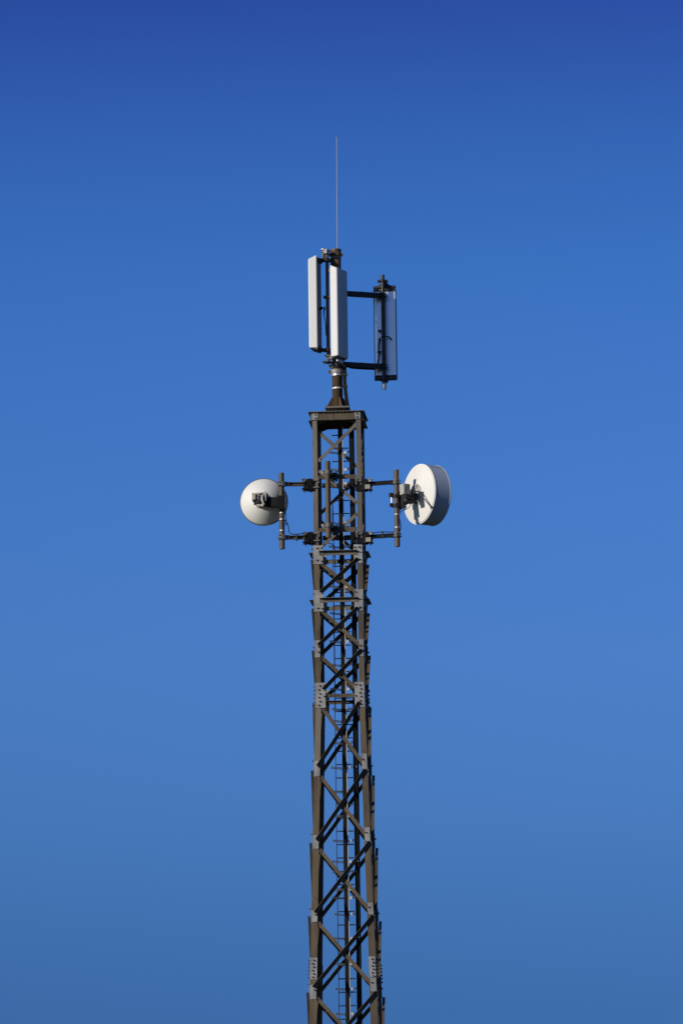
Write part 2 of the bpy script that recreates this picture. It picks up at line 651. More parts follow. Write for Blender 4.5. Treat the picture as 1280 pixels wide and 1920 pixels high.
# ------------------------------------------------------------------ mast
MY = 0.0
mb_ = at(633.0, 766, MY)
mx, my = mb_.x, MY
ZM0 = mb_.z + .006
ZM1 = at(630, 468, MY).z
P = V((mx, my, 0))
mast = thing('antenna_mast', 'brown steel pipe mast bolted on the tower cap with arms and side poles', 'mast', V((mx, my, ZM0 - .03)))
m = MB()
RM = 0.098
m.lathe(P, Z, [(ZM0 - .02, 0), (ZM0 - .02, RM), (ZM1, RM), (ZM1, RM - .012), (ZM1 - .03, RM - .012), (ZM1 - .03, 0)], 36, smooth=False)
for i, f in enumerate(m.sm):
    m.sm[i] = False
mo = m.build('pipe', M['pipe'], mast)
for p in mo.data.polygons:
    p.use_smooth = abs(p.normal.z) < 0.5
m = MB()
m.box(V((mx, my, ZM0 - .016)), EX * .225, EY * .225, Z * .014)
for i in range(5):
    for s_ in (-1, 1):
        m.bolt(V((mx, my, ZM0 - .001)) + EX * (-.19 + .095 * i) + EY * .20 * s_, Z, .014, .02)
m.build('base_flange', [M['clampgrey'], M['bolt']], mast)
for a_ in (-70, 20, 110, 200):
    d = V((math.cos(math.radians(a_)), math.sin(math.radians(a_)), 0))
    q = V((-d.y, d.x, 0))
    m = MB()
    o_ = V((mx, my, ZM0 - .0))
    m.prism([o_ + d * (RM - .002) - q * .006, o_ + d * .215 - q * .006, o_ + d * .215 + Z * .02 - q * .006, o_ + d * (RM + .02) + Z * .20 - q * .006, o_ + d * (RM - .002) + Z * .20 - q * .006], q * .012)
    m.build('stiffener_fin', M['pipe'], mast)


def ring(name, z0, z1, r, mt, root=mast, c=None, n=32):
    m = MB()
    c = P if c is None else c
    m.lathe(c, Z, [(z0, r - .03), (z0, r), (z1, r), (z1, r - .03)], n, smooth=False, close=True)
    return m.build(name, mt, root)


zm = lambda py: at(633, py, MY - .1).z
ring('pipe_band', zm(727.5), zm(725), RM + .004, M['strap'])
ring('pipe_collar', zm(699), zm(691.5), RM + .028, M['plate'])
ring('pipe_collar', zm(703), zm(699.8), RM + .014, M['galv'])
ring('pipe_collar', zm(688.5), zm(682), RM + .018, M['clampgrey'])
ring('pipe_collar', ZM1 - .035, ZM1 + .004, RM + .008, M['pipe'])
ring('pipe_band', zm(482), zm(479.5), RM + .005, M['clampgrey'])
# collar ears with bolts
for zc_, rr in ((zm(695), RM + .028), (zm(685), RM + .018), (ZM1 - .10, RM)):
    m = MB()
    for s_ in (-1, 1):
        q = V((s_, -.15, 0)).normalized()
        m.box(P + q * (rr + .018) + Z * zc_, q * .022, V((-q.y, q.x, 0)) * .012, Z * .03)
        m.bolt(P + q * (rr + .02) + Z * zc_ + V((q.y, -q.x, 0)) * .012 * s_, V((q.y, -q.x, 0)) * s_, .012, .025, 1)
    m.build('collar_lug', [M['clampgrey'], M['bolt']], mast)

# left side pole carrying two panels
PL = at(614.0, 575, -0.175)
plx, ply = PL.x, PL.y
zpl = lambda py: at(614, py, ply).z
QL = V((plx, ply, 0))
m = MB()
m.cyl(QL + Z * zpl(682), QL + Z * zpl(468), .031, n=20)
m.build('side_pole', M['pipe'], mast)


def pipe_clamp(c, d, r, mt, root, name='pipe_clamp', hz=.03, reach=.05, bolts=True):
    """two bent jaws round a pole at c, screwed together along d"""
    m = MB()
    d = V(d).normalized()
    q = V((-d.y, d.x, 0))
    m.lathe(c - Z * hz, Z, [(0, r), (0, r + .014), (2 * hz, r + .014), (2 * hz, r)], 20, close=True)
    for s_ in (-1, 1):
        m.box(c + q * s_ * (r + reach * .55), q * reach * .55, d * .010, Z * hz * .9)
        m.box(c + q * s_ * (r + reach * .55) + d * .030, q * reach * .55, d * .008, Z * hz * .9)
        if bolts:
            for zz_ in (-.5, .5):
                m.cyl(c + q * s_ * (r + reach * .7) - d * .07 + Z * hz * zz_, c + q * s_ * (r + reach * .7) + d * .10 + Z * hz * zz_, .007, n=6, mi=1)
    return m.build(name, [mt, M['bolt']], root)


dm = (V((mx, my, 0)) - QL)
dmn = dm.normalized()
for py in (487, 660):
    zc_ = zpl(py)
    m = MB()
    m.bar(QL + dmn * .03 + Z * zc_, P - dmn * (RM - .01) + Z * zc_, Z * .03, V((-dmn.y, dmn.x, 0)) * .025)
    m.build('standoff_bracket', M['dark'], mast)
pipe_clamp(QL + Z * zpl(472), V((-1, .2, 0)), .031, M['galv'], mast, hz=.045)
pipe_clamp(QL + Z * zpl(557), V((-.3, -1, 0)), .031, M['clampgrey'], mast, hz=.03, reach=.03)
pipe_clamp(QL + Z * zpl(667), V((-.3, -1, 0)), .031, M['galv'], mast, hz=.012, reach=.02)
pipe_clamp(QL + Z * zpl(679), V((-1, .2, 0)), .031, M['dark'], mast, hz=.014, reach=.05)
# little galvanised fitting with a cap above the clamp
m = MB()
fc = at(606, 484, ply - .02)
m.lathe(fc, Z, [(0, .0), (0, .034), (.145, .030), (.16, .045), (.185, .045), (.20, .02), (.205, 0)], 16)
m.box(fc + V((.02, .01, .08)), V((.05, 0, 0)), V((0, .01, 0)), Z * .012)
m.build('pole_fitting', M['galv'], mast)

# right arms and pole
PRp = at(718.2, 600, 0.31)
prx, pry = PRp.x, PRp.y
QR = V((prx, pry, 0))
zpr = lambda py: at(718, py, pry).z
m = MB()
m.cyl(QR + Z * zpr(728), QR + Z * zpr(515.5), .037, n=20)
m.build('side_pole', M['dark'], mast)  # dark tone imitates the middle panel's shadow on this pole
m = MB()
m.cyl(QR + Z * zpr(730), QR + Z * zpr(717.5), .0385, n=20)
m.build('pole_sleeve', M['plate'], mast)
dr = (QR - P).normalized()
qr = V((-dr.y, dr.x, 0))
for py in (554.5, 687.5):
    zc_ = zpr(py)
    m = MB()
    m.bar(P + dr * RM + Z * zc_, QR - dr * .03 + Z * zc_, Z * .047, qr * .04)
    m.box(P + dr * (RM + .006) + Z * zc_, dr * .012, qr * .085, Z * .075)
    m.box(QR - dr * .048 + Z * zc_, dr * .010, qr * .055, Z * .062)
    m.bolt(P + dr * .5 + Z * (zc_ + .047), Z, .012, .014)
    m.build('support_arm', [M['dark'], M['bolt']], mast)
    pipe_clamp(QR + Z * zc_, -dr, .037, M['dark'], mast, hz=.05, reach=.03)
    ring('arm_clamp', zc_ - .05, zc_ + .05, RM + .016, M['dark'])

# ------------------------------------------------------------------ lightning rod
lb, lt = at(632.6, 468, MY - .02), at(631.2, 256, MY - .02)
rod = thing('lightning_rod', 'thin grey spike standing on top of the mast, the highest thing in the picture', 'lightning rod', lb)
m = MB()
mid = lb.lerp(lt, .55)
m.cyl(lb, mid, .0110, .0105, n=10)
m.cyl(mid, lt, .0098, .0085, n=10)
m.build('spike', M['rod'], rod)
m = MB()
m.cyl(lb - Z * .035, lb + Z * .03, .026, n=12)
m.build('socket', M['clampgrey'], rod)


# ------------------------------------------------------------------ panel antennas
def panel(label, azim, back_c, z0, z1, wd, dp, end=0.06):
    """azim: direction the front faces; back_c: xy of the middle of the back; a shell with bevelled ends"""
    n_ = V((math.cos(azim), math.sin(azim), 0))
    t_ = V((-n_.y, n_.x, 0))
    bc = V((back_c.x, back_c.y, 0))
    root = thing('panel_antenna', label, 'antenna', bc + Z * z0, 'panel antennas on the mast')
    m = MB()
    hw = wd / 2
    # plan outline of the shell with rounded front corners
    rc = 0.045
    def outline(hw, dp, rc):
        pts = [(-hw, 0.0)]
        for i in range(7):
            a_ = PI - i * PI / 12
            pts.append((-hw + rc + rc * math.cos(a_), dp - rc + rc * math.sin(a_)))
        for i in range(7):
            a_ = PI / 2 - i * PI / 12
            pts.append((hw - rc + rc * math.cos(a_), dp - rc + rc * math.sin(a_)))
        pts.append((hw, 0.0))
        return pts
    levels = [(z0, .03), (z0 + end * .52, .62), (z0 + end * .66, .80), (z0 + end * .82, .92), (z0 + end * 1.05, .98), (z0 + end * 1.3, 1.0)]
    nbot = 4
    # bottom -> top rings; the ends fall back towards the back sheet
    rings = []
    lv = [(z, f, 0) for z, f in levels] + [(z1 - (z - z0) * 1.35, f, 1) for z, f in reversed(levels)]
    for z, f, _ in lv:
        o_ = outline(hw * (0.93 + 0.07 * f ** 2), dp * f, min(rc, dp * f * .45, .03))
        rings.append([bc + t_ * x + n_ * y + Z * z for x, y in o_])
    np_ = len(rings[0])
    # the back edge keeps the full length
    for j, r in enumerate(rings):
        pass
    vs_ = [p for r in rings for p in r]
    fs = []
    for i in range(len(rings) - 1):
        for k_ in range(np_):
            a_, b_ = i * np_ + k_, i * np_ + (k_ + 1) % np_
            fs.append((b_, a_, a_ + np_, b_ + np_))
    m.add(vs_[:np_ * nbot], [f for f in fs if max(f) < np_ * nbot], 1, False)
    m.add(vs_, [f for f in fs if max(f) >= np_ * nbot], 0, False)
    m.add(rings[0], [list(range(np_))], 1)
    m.add(rings[-1], [list(range(np_ - 1, -1, -1))], 0)
    ob = m.build('radome', [M['radome'], M['radome_shade']], root)
    return root, n_, t_, bc


# left panel (faces left and slightly away)
azl = math.radians(169)
nl = V((math.cos(azl), math.sin(azl), 0))
bcl = QL + nl * .172 + V((0, -.055, 0))
zt = at(592.6, 477.8, bcl.y - .2).z
zb = at(592.6, 655, bcl.y - .2).z
rootl, nl, tl, bcl = panel('narrow white panel antenna facing left, with its dark back and brackets toward the mast', azl, bcl, zb, zt, .42, .155, .055)
m = MB()
m.box(bcl - nl * .006 + Z * (zb + zt) / 2, tl * .205, nl * .006, Z * (zt - zb - .05) / 2)
for i in range(8):
    for s_ in (-1, 1):
        m.bolt(bcl - nl * .012 + tl * .15 * s_ + Z * (zb + .15 + i * .21), -nl, .006, .004)
m.build('back_sheet', [M['backshade'], M['bolt']], rootl)
for zc_, tilt in ((zt - .07, .02), (zb + .05, -.02)):
    m = MB()
    m.box(bcl - nl * .030 + Z * zc_, tl * .14, nl * .022, Z * .03)
    m.bar(bcl - nl * .04 + Z * (zc_ + tilt), QL + nl * .03 + Z * (zc_ + tilt), Z * .028, tl * .03)
    for s_ in (-1, 1):
        m.bar(bcl - nl * .03 + tl * .1 * s_ + Z * zc_, QL + nl * .05 + tl * .03 * s_ + Z * (zc_ + tilt), Z * .02, tl * .008)
    m.build('mounting_bracket', M['dark'], rootl)
    pipe_clamp(QL + Z * (zc_ + tilt), nl, .031, M['dark'], rootl, hz=.035, reach=.05)
# bottom cover in shade
zc_ = at(598, 580, bcl.y).z
for i, (dz_, tt) in enumerate(((.05, -.08), (.0, .02))):
    m = MB()
    p0 = bcl - nl * .012 + tl * tt + Z * (zc_ + dz_)
    m.cyl(p0, p0 - nl * .05, .016, n=10)
    m.tube([p0 - nl * .04, p0 - nl * .10 + Z * .005, QL + nl * .075 + tl * tt * .4 + Z * (zc_ - .03), QL + nl * .07 + Z * (zc_ - .12), QL + nl * .055 + Z * (zc_ - .19), QL + nl * .04 + tl * .02 + Z * (zc_ - .26), QL + nl * .035 - Z * .5 + Z * zc_], .009)
    m.build('feed_cable', M['cable'], rootl)

# middle panel (faces right and toward the camera)
azm = math.radians(-28)
nm = V((math.cos(azm), math.sin(azm), 0))
bcm = QL + nm * .175
zt = at(617, 498.5, bcm.y - .1).z
zb = at(617, 673.5, bcm.y - .1).z
rootm, nm, tm, bcm = panel('white panel antenna standing in front of the brown pipe, left side sunlit, front in shadow', azm, bcm, zb, zt, .42, .148, .055)
m = MB()
m.box(bcm - nm * .006 + Z * (zb + zt) / 2, tm * .205, nm * .006, Z * (zt - zb - .05) / 2)
m.build('back_sheet', M['backshade'], rootm)
for zc_ in (zt - .06, zb + .06):
    m = MB()
    m.box(bcm - nm * .030 + Z * zc_, tm * .14, nm * .022, Z * .03)
    m.bar(bcm - nm * .04 + Z * zc_, QL + nm * .03 + Z * zc_, Z * .025, tm * .03)
    m.build('mounting_bracket', M['dark'], rootm)
m = MB()
for s_ in (-.10, -.03, .04, .11):
    p0 = bcm + nm * .07 + tm * s_ + Z * (zb + .01)
    m.cyl(p0, p0 - Z * .06, .016, n=10)
m.build('connector', M['galv'], rootm)
cab_start = [bcm + nm * .07 + tm * s_ + Z * (zb - .04) for s_ in (-.10, -.03, .04, .11)]

# right panel (faces away, back toward the camera)
azr = math.radians(84)
nr = V((math.cos(azr), math.sin(azr), 0))
bcr = V((at(721.8, 620, pry + .15).x, pry + .15, 0))
zt = at(721.8, 536.5, bcr.y).z
zb = at(721.8, 713.5, bcr.y).z
rootr, nr, tr, bcr = panel('panel antenna seen from behind on the outer right pole, grey-blue back sheet in shadow', azr, bcr, zb, zt, .425, .16, .06)
m = MB()
m.box(bcr - nr * .004 + Z * (zb + zt) / 2, tr * .2125, nr * .004, Z * (zt - zb) / 2, 1)
m.box(bcr - nr * .010 + Z * (zb + zt) / 2, tr * .200, nr * .004, Z * (zt - zb - .17) / 2)
for i in range(16):
    for s_ in (-1, 1):
        if i % 4 != 3:
            m.bolt(bcr - nr * .014 + tr * (.145 + .012 * (i % 3 == 1)) * s_ + Z * (zb + .17 + i * .097), -nr, .005, .004, 1)
m.build('back_sheet', [M['alu'], M['rim']], rootr)
for zc_, sg in ((zt - .045, 1), (zb + .045, -1)):
    # slotted end frame
    m = MB()
    for dz_ in (-.045, .036):
        m.box(bcr - nr * .020 + Z * (zc_ + dz_ * sg), tr * .21, nr * .012, Z * .012)
    for x_ in (-.195, -.15, -.02, .02, .15, .195):
        m.box(bcr - nr * .020 + tr * x_ + Z * zc_, tr * .012, nr * .0115, Z * .03)
    m.build('end_frame', M['dark'], rootr)
    m = MB()
    zi = zc_ + sg * .02
    pts = [(-.20, 0), (-.11, .012), (-.06, .05), (-.045, .10), (.045, .10), (.06, .05), (.11, .012), (.20, 0), (.20, -.03), (-.20, -.03)]
    m.prism([bcr - nr * .036 + tr * x_ + Z * (zi + sg * (y_ + .02 if sg > 0 else y_ * .6)) for x_, y_ in pts], -nr * .014)
    m.bar(bcr - nr * .04 + Z * (zi + sg * .05), QR + nr * .03 + Z * (zi + sg * .05), Z * .03, tr * .045)
    m.build('mounting_bracket', M['dark'], rootr)
pipe_clamp(QR + Z * zpr(526.5), nr, .037, M['dark'], rootr, hz=.022, reach=.055)
pipe_clamp(QR + Z * zpr(712), nr, .037, M['dark'], rootr, hz=.022, reach=.04)
zc_ = zpr(633)
yb_ = bcr - nr * .014
m = MB()
pp = lambda px, py, dd=-.02: at(px, py, bcr.y + dd)
m.tube([pp(732.3, 635.5, -.016), pp(732.3, 635, -.05), pp(729, 631.5, -.08), pp(724, 630.5, -.12), pp(718, 631, -.21), pp(713, 632.5, -.12), pp(711, 635, -.06), pp(711, 636, -.02)], .010)
m.cyl(pp(732.3, 635.5, -.012), pp(732.3, 635.5, -.055), .020, n=10)
m.cyl(pp(711, 636, -.012), pp(711, 636, -.055), .022, n=10)
m.build('feed_cable', M['cable'], rootr)
m = MB()
m.tube([pp(711.5, 636, -.04), pp(710, 642, -.07), pp(709.4, 652, -.08), pp(709.8, 664, -.09), pp(709, 674, -.11), pp(706, 683, -.14)], .010)
m.tube([pp(712, 637, -.05), pp(710.2, 650, -.09), pp(710.4, 668, -.1), pp(709, 678, -.12), pp(708, 684, -.15)], .008)
m.build('feed_cable', M['cable'], rootr)
m = MB()
m.box(pp(711.5, 620, -.09), tr * .025, nr * .02, Z * .022)
m.bar(pp(711.5, 620, -.09), QR + Z * zpr(620), Z * .008, nr * .008)
m.build('cable_clip', M['bolt'], rootr)
m = MB()
m.box(pp(710.5, 659.5, -.09), tr * .03, nr * .02, Z * .018)
m.bar(pp(711.5, 659, -.09), QR + Z * zpr(659), Z * .008, nr * .008)
m.build('cable_clip', M['bolt'], rootr)

# ------------------------------------------------------------------ dish mounts
def mount(label, px_t, py_t, px_b, py_b, Y, r, mt=M['brown']):
    a_ = at(px_t, py_t, Y)
    b_ = at(px_b, py_b, Y)
    x = (a_.x + b_.x) / 2
    top, bot = V((x, Y, a_.z)), V((x, Y, b_.z))
    root = thing('dish_mount', label, 'mount', bot, 'pole mounts clamped to the tower')
    m = MB()
    m.cyl(bot, top, r, n=22)
    m.build('pole', mt, root)
    return root, V((x, Y, 0))


def arm_cluster(root, z, polexy, r, side, yl, zcl, mt_arm, px_in):
    """arm from a pole to the tower side (side -1 left / +1 right) with the clamp blocks at the leg"""
    dirx = EX * side
    att = BASE + dirx * (W0 + .01) + EY * yl
    att = V((att.x, att.y, 0))
    pole = V((polexy.x, polexy.y, 0))
    d = (pole - att)
    L = d.length
    d.normalize()
    q = V((-d.y, d.x, 0))
    m = MB()
    # channel section: web with two flanges
    p0, p1 = att + d * .06 + Z * z, pole - d * (r + .02) + Z * z
    m.bar(p0 - q * .02, p1 - q * .02, Z * .037, q * .006)
    m.bar(p0 + Z * .032, p1 + Z * .032, Z * .005, q * .0195)
    m.bar(p0 - Z * .032, p1 - Z * .032, Z * .005, q * .0195)
    m.build('arm', mt_arm, root)
    pipe_clamp(pole + Z * z, -d, r, M['clampgrey'], root, hz=.05, reach=.03)
    m = MB()
    m.prism([pole - d * (r + .02) + Z * (z + .045), pole - d * (r + .10) + Z * (z + .037), pole - d * (r + .10) + Z * (z - .037), pole - d * (r + .02) + Z * (z - .045)], q * .03)
    m.build('arm_shoe', M['dark'], root)
    # block of plates and through bolts at the leg
    m = MB()
    c = att + d * .09 + Z * (z - .02)
    m.box(c + d * .065 + Z * .03, d * .012, q * .08, Z * .085, 2)
    m.box(c + d * .070 - EY * .10 + Z * .075, d * .03, EY * .012, Z * .032, 0)
    m.box(c - d * .04, d * .05, EY * .11, Z * .105, 2)
    m.box(c - d * .02 + Z * .06 - EY * .06, d * .085, EY * .05, Z * .012, 2)
    m.box(c - d * .01 - Z * .085 - EY * .03, d * .095, EY * .06, Z * .012, 2)
    m.box(c + d * .02 - EY * .115 - Z * .05, d * .05, EY * .008, Z * .04, 0 if side > 0 else 2)
    for s1 in (-1, 1):
        for s2 in (-1, 1):
            pz = c + EY * .10 * s1 + Z * .085 * s2
            m.cyl(pz - d * .10, pz + d * .105, .008, n=6, mi=1)
            m.cyl(pz + d * .075, pz + d * .10, .018, n=6, mi=1, smooth=False)
            pz2 = c + d * .055 * s1 - EY * .075 * s2
            m.cyl(pz2 - Z * .135, pz2 + Z * .125, .007, n=6, mi=1)
            m.cyl(pz2 - Z * .115, pz2 - Z * .095, .016, n=6, mi=1, smooth=False)
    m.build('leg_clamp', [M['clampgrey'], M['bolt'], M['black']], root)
    # jaw lying over the front leg
    m = MB()
    lc = BASE + dirx * (W0 - .05) - EY * (W0 + .022) + Z * z
    m.box(lc + Z * .06, EX * .055, EY * .014, Z * .012, 0)
    m.box(lc - Z * .075, EX * .065, EY * .016, Z * .055 if side > 0 else Z * .012, 1 if side > 0 else 0)
    m.box(lc - dirx * .05 + Z * .05, EX * .016, EY * .03, Z * .055, 0)
    m.cyl(lc - dirx * .05 - EY * .04 + Z * .05, lc - dirx * .05 + EY * .1 + Z * .05, .009, n=6, mi=1)
    m.cyl(lc - dirx * .05 - EY * .04 - Z * .03, lc - dirx * .05 + EY * .1 - Z * .03, .009, n=6, mi=1)
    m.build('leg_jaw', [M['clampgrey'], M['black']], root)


# left mount
YL = -0.40
ml_root, PLD = mount('brown mounting pole left of the tower, carrying the smaller dish', 527.6, 887, 528.6, 1029.5, YL, .050)
for py in (907.5, 1007.5):
    arm_cluster(ml_root, at(555, py, YL).z, PLD, .050, -1, -.40, 0, M['brown'], 570)
for py in (962, 974, 995):
    zc_ = at(528, py, YL).z
    ring('pole_band', zc_ - .008, zc_ + .008, .0530, M['galv'], ml_root, PLD, 20)
# right mount
YR = -0.66
mr_root, PRD = mount('dark brown mounting pole right of the tower, carrying the larger drum dish', 743.0, 881, 744.8, 1025, YR, .048, M['pipe'])
for py in (904, 1003.5):
    arm_cluster(mr_root, at(720, py, YR).z, PRD, .048, 1, -.42, 0, M['black'], 700)  # black on these arms imitates the tower's shadow
for py in (964.5, 989):
    zc_ = at(744, py, YR).z
    ring('pole_band', zc_ - .008, zc_ + .008, .0510, M['galv'], mr_root, PRD, 20)
# free pole on the front face
YF = -0.63
mf_root, PFD = mount('brown pole clamped to the front of the tower between both dishes, carrying nothing', 614.0, 865, 615.6, 1008, YF, .050)
for py in (886, 985.5):
    zc_ = at(614, py, YF).z
    pipe_clamp(PFD + Z * zc_, -FN[0], .050, M['clampgrey'], mf_root, hz=.042, reach=.035)
    m = MB()
    u_ = (PFD - BASE).dot(EX)
    fz = zc_ - .07
    m.bar(T(u_, -W0 - .10, zc_), T(u_, -W0 + .02, fz), Z * .04, EX * .05)
    m.box(T(u_ + .10, -W0 - .03, zc_ - .05), EX * .07, EY * .02, Z * .075)
    m.box(T(u_ + .06, -W0 - .055, zc_ - .02), EX * .09, EY * .035, Z * .02)
    for s_ in (-1, 1):
        m.cyl(T(u_ + .10 + .04 * s_, -W0 - .14, zc_ - .03), T(u_ + .10 + .04 * s_, -W0 + .10, zc_ - .03), .008, n=6, mi=1)
        m.cyl(T(u_ + .13, -W0 - .05, zc_ - .05 + .09 * s_), T(u_ + .18, -W0 - .05, zc_ - .05 + .09 * s_), .008, n=6, mi=1)
    m.build('clamp_block', [M['dark'], M['bolt']], mf_root)
    m = MB()
    m.prism([T(u_ - .04, -W0 - .075, zc_ + .03), T(u_ - .13, -W0 - .06, zc_ + .06), T(u_ - .15, -W0 - .05, zc_ + .03), T(u_ - .06, -W0 - .06, zc_ - .05)], -EY * .012)
    m.build('clamp_arm', M['plate'], mf_root)
    ring('pole_band', zc_ + .028, zc_ + .042, .068, M['clampgrey'], mf_root, PFD, 20)
    ring('pole_band', zc_ - .042, zc_ - .028, .068, M['clampgrey'], mf_root, PFD, 20)

# ------------------------------------------------------------------ left dish
Yv = YL - .06
hv = at(492.0, 935.0, Yv)
nb = V((-.06, -1, 0)).normalized()          # from the dish back toward the camera
RD = .443
dish1 = thing('microwave_dish', 'small white bowl-shaped dish seen from behind, left of the tower', 'dish', hv, 'microwave dishes')
F4 = .56
m = MB()
prof = [(-(r * r) / F4, r) for r in [RD * i / 18 for i in range(0, 19)]]
prof += [(-(RD * RD) / F4 - .012, RD - .004)] + [(-(r * r) / F4 - .014, r) for r in [RD * i / 10 for i in range(9, -1, -1)]]
m.lathe(hv, nb, prof, 72)
m.build('reflector', M['dish'], dish1)
m = MB()
zr = -(RD * RD) / F4
m.lathe(hv, nb, [(zr + .006, RD - .004), (zr + .006, RD + .008), (zr - .02, RD + .009), (zr - .02, RD - .006)], 72, close=True)
m.build('rim', M['rim'], dish1)
xa, za = V((nb.y * -1, nb.x, 0)).normalized(), Z
if xa.x < 0:
    xa = -xa


def DP(x, o, z):
    return hv + xa * x + nb * o + Z * z


m = MB()
m.lathe(hv, nb, [(-.01, .0), (-.01, .12), (.018, .11), (.03, .07), (.03, 0)], 28)
m.build('hub', M['hub'], dish1)
_hv = hv
hv = _hv - Z * .055
m = MB()                                     # cream radio housing, ribbed
m.box(DP(-.150, .12, .075), xa * .034, nb * .06, Z * .062, 0)
for i in range(5):
    m.box(DP(-.096 + .030 * i, .12, .075), xa * .008, nb * .06, Z * .070, 0)
m.box(DP(-.04, .06, .03), xa * .115, nb * .035, Z * .100, 1)
m.box(DP(-.03, .10, -.015), xa * .10, nb * .05, Z * .045, 1)
m.tube([DP(.035, .15, .12), DP(.012, .19, .06), DP(.012, .20, -.01), DP(.04, .18, -.085)], .026, 8, 0)
m.box(DP(.062, .14, .06), xa * .016, nb * .04, Z * .080, 0)
m.cyl(DP(-.105, .14, -.085), DP(.03, .16, -.105), .026, n=12, mi=0)
m.cyl(DP(-.150, .14, -.01), DP(-.150, .18, -.02), .026, n=10, mi=1)
m.cyl(DP(-.130, .14, -.06), DP(-.130, .18, -.07), .022, n=10, mi=1)
m.cyl(DP(.06, .15, .13), DP(.06, .15, .165), .018, n=10, mi=0)
for x_, z_, w_, h_ in ((-.112, .06, .010, .05), (-.052, .02, .012, .06), (.00, .075, .010, .05), (-.08, -.05, .03, .018), (.035, -.05, .016, .03), (-.02, .11, .02, .014)):
    m.box(DP(x_, .185, z_), xa * w_, nb * .012, Z * h_, 1)
m.tube([DP(-.11, .19, -.02), DP(-.06, .21, -.05), DP(-.02, .20, .0), DP(.03, .19, .03), DP(.09, .15, .0)], .008, 6, 1)
m.cyl(DP(.10, .14, .10), DP(.10, .14, .14), .014, n=10, mi=0)
m.build('radio_unit', [M['radio'], M['bolt']], dish1)
m = MB()                                     # dark bracket to the pole
ppx = (PLD - hv).dot(xa)
m.bar(DP(.06, .05, -.02), DP(ppx - .03, .10, -.03), Z * .085, nb * .03)
m.box(DP(.12, .07, .03), xa * .05, nb * .02, Z * .03)
m.box(DP(ppx, .12, -.04), xa * .062, nb * .008, Z * .125)
m.box(DP(ppx + .055, .07, -.04), xa * .008, nb * .06, Z * .12)
m.box(DP(ppx - .055, .07, -.04), xa * .008, nb * .06, Z * .12)
m.bar(DP(.08, .03, -.09), DP(ppx - .04, .08, -.13), Z * .018, nb * .018)
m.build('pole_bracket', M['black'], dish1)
hv = _hv
for pts, r in (([(-.10, .10, -.10), (-.09, .11, -.17), (-.04, .12, -.20), (.06, .11, -.16), (.20, .10, -.17), (ppx - .02, .135, -.24), (ppx + .07, .08, -.30), (ppx + .085, .02, -.40), (ppx + .07, -.02, -.52)], .007),
               ([(-.01, .10, -.10), (.02, .12, -.17), (.10, .11, -.155), (.25, .1, -.19), (ppx + .01, .135, -.26), (ppx + .07, .09, -.23), (ppx + .085, .06, -.34), (ppx + .09, 0, -.50)], .006)):
    m = MB()
    m.tube([DP(*p) for p in pts], r)
    m.build('cable', M['cable'], dish1)

# ------------------------------------------------------------------ right drum dish
nd = V((-.85, -.53, 0)).normalized()
td = V((-nd.y, nd.x, 0))
if td.x < 0:
    td = -td
hd = at(779.3, 926.0, YR + .22)
RDR = .565
rim_d = .075        # rim plane behind the crown of the back
dish2 = thing('microwave_dish', 'large white drum dish with deep grey rim, right of the tower', 'dish', hd, 'microwave dishes')
m = MB()
RB = .553
prof = [(-(rim_d - .015) * (r / RB) ** 2, r) for r in [RB * i / 14 for i in range(15)]] + [(-rim_d + .002, RB), (-rim_d - .052, RB - .002), (-rim_d - .05, .3), (-rim_d - .05, 0)]
m.lathe(hd, nd, prof, 80)
ob = m.build('reflector', M['dish'], dish2)
ob.data.set_sharp_from_angle(angle=math.radians(40))
m = MB()
dep = .345
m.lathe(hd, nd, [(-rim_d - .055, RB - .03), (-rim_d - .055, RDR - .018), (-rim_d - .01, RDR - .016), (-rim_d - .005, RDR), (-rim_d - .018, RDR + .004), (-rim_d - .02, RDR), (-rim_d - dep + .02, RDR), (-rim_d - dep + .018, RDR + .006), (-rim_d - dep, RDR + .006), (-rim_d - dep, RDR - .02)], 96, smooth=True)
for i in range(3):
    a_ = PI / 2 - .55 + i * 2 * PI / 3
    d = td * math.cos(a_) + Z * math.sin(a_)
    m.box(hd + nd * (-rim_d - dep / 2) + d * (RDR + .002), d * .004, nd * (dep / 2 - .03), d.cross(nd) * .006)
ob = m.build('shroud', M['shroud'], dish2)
ob.data.set_sharp_from_angle(angle=math.radians(30))
m = MB()
m.lathe(hd, nd, [(-rim_d - .03, RDR - .016), (-rim_d + .001, RDR - .014), (-rim_d + .001, RDR + .005), (-rim_d - .014, RDR + .005)], 96, smooth=False)
m.build('rear_rim', M['dish'], dish2)
m = MB()
m.lathe(hd, nd, [(-rim_d - dep + .01, RDR - .008), (-rim_d - dep - .03, RDR * .8), (-rim_d - dep - .04, RDR * .4), (-rim_d - dep - .042, 0)], 64)
m.build('front_cover', M['shroud'], dish2)


def DQ(x, o, z):
    return hd + td * x + nd * o + Z * z


m = MB()
m.lathe(hd, nd, [(-.01, .19), (.016, .185), (.022, .175), (.022, .10), (.03, .09), (.03, 0)], 40, smooth=False)
for i in range(8):
    a_ = i * PI / 4 + .2
    m.bolt(DQ(.15 * math.cos(a_), .022, .15 * math.sin(a_)), nd, .012, .014)
m.build('hub', [M['hub'], M['bolt']], dish2)
m = MB()                                    # cream radio on the hub
m.cyl(DQ(.0, .02, -.02), DQ(.18, .32, -.01), .055, n=16, mi=1)
m.box(DQ(.24, .36, -.12), td * .06, nd * .05, Z * .035, 1)
m.cyl(DQ(.20, .36, -.08), DQ(.20, .36, -.17), .022, n=10, mi=0)
m.box(DQ(.22, .38, .015), td * .066, nd * .070, Z * .085, 0)
for i in range(6):
    m.box(DQ(.22, .32 + i * .024, .015), td * .076, nd * .005, Z * .098, 0)
m.box(DQ(.02, .10, -.10), td * .06, nd * .05, Z * .06, 1)
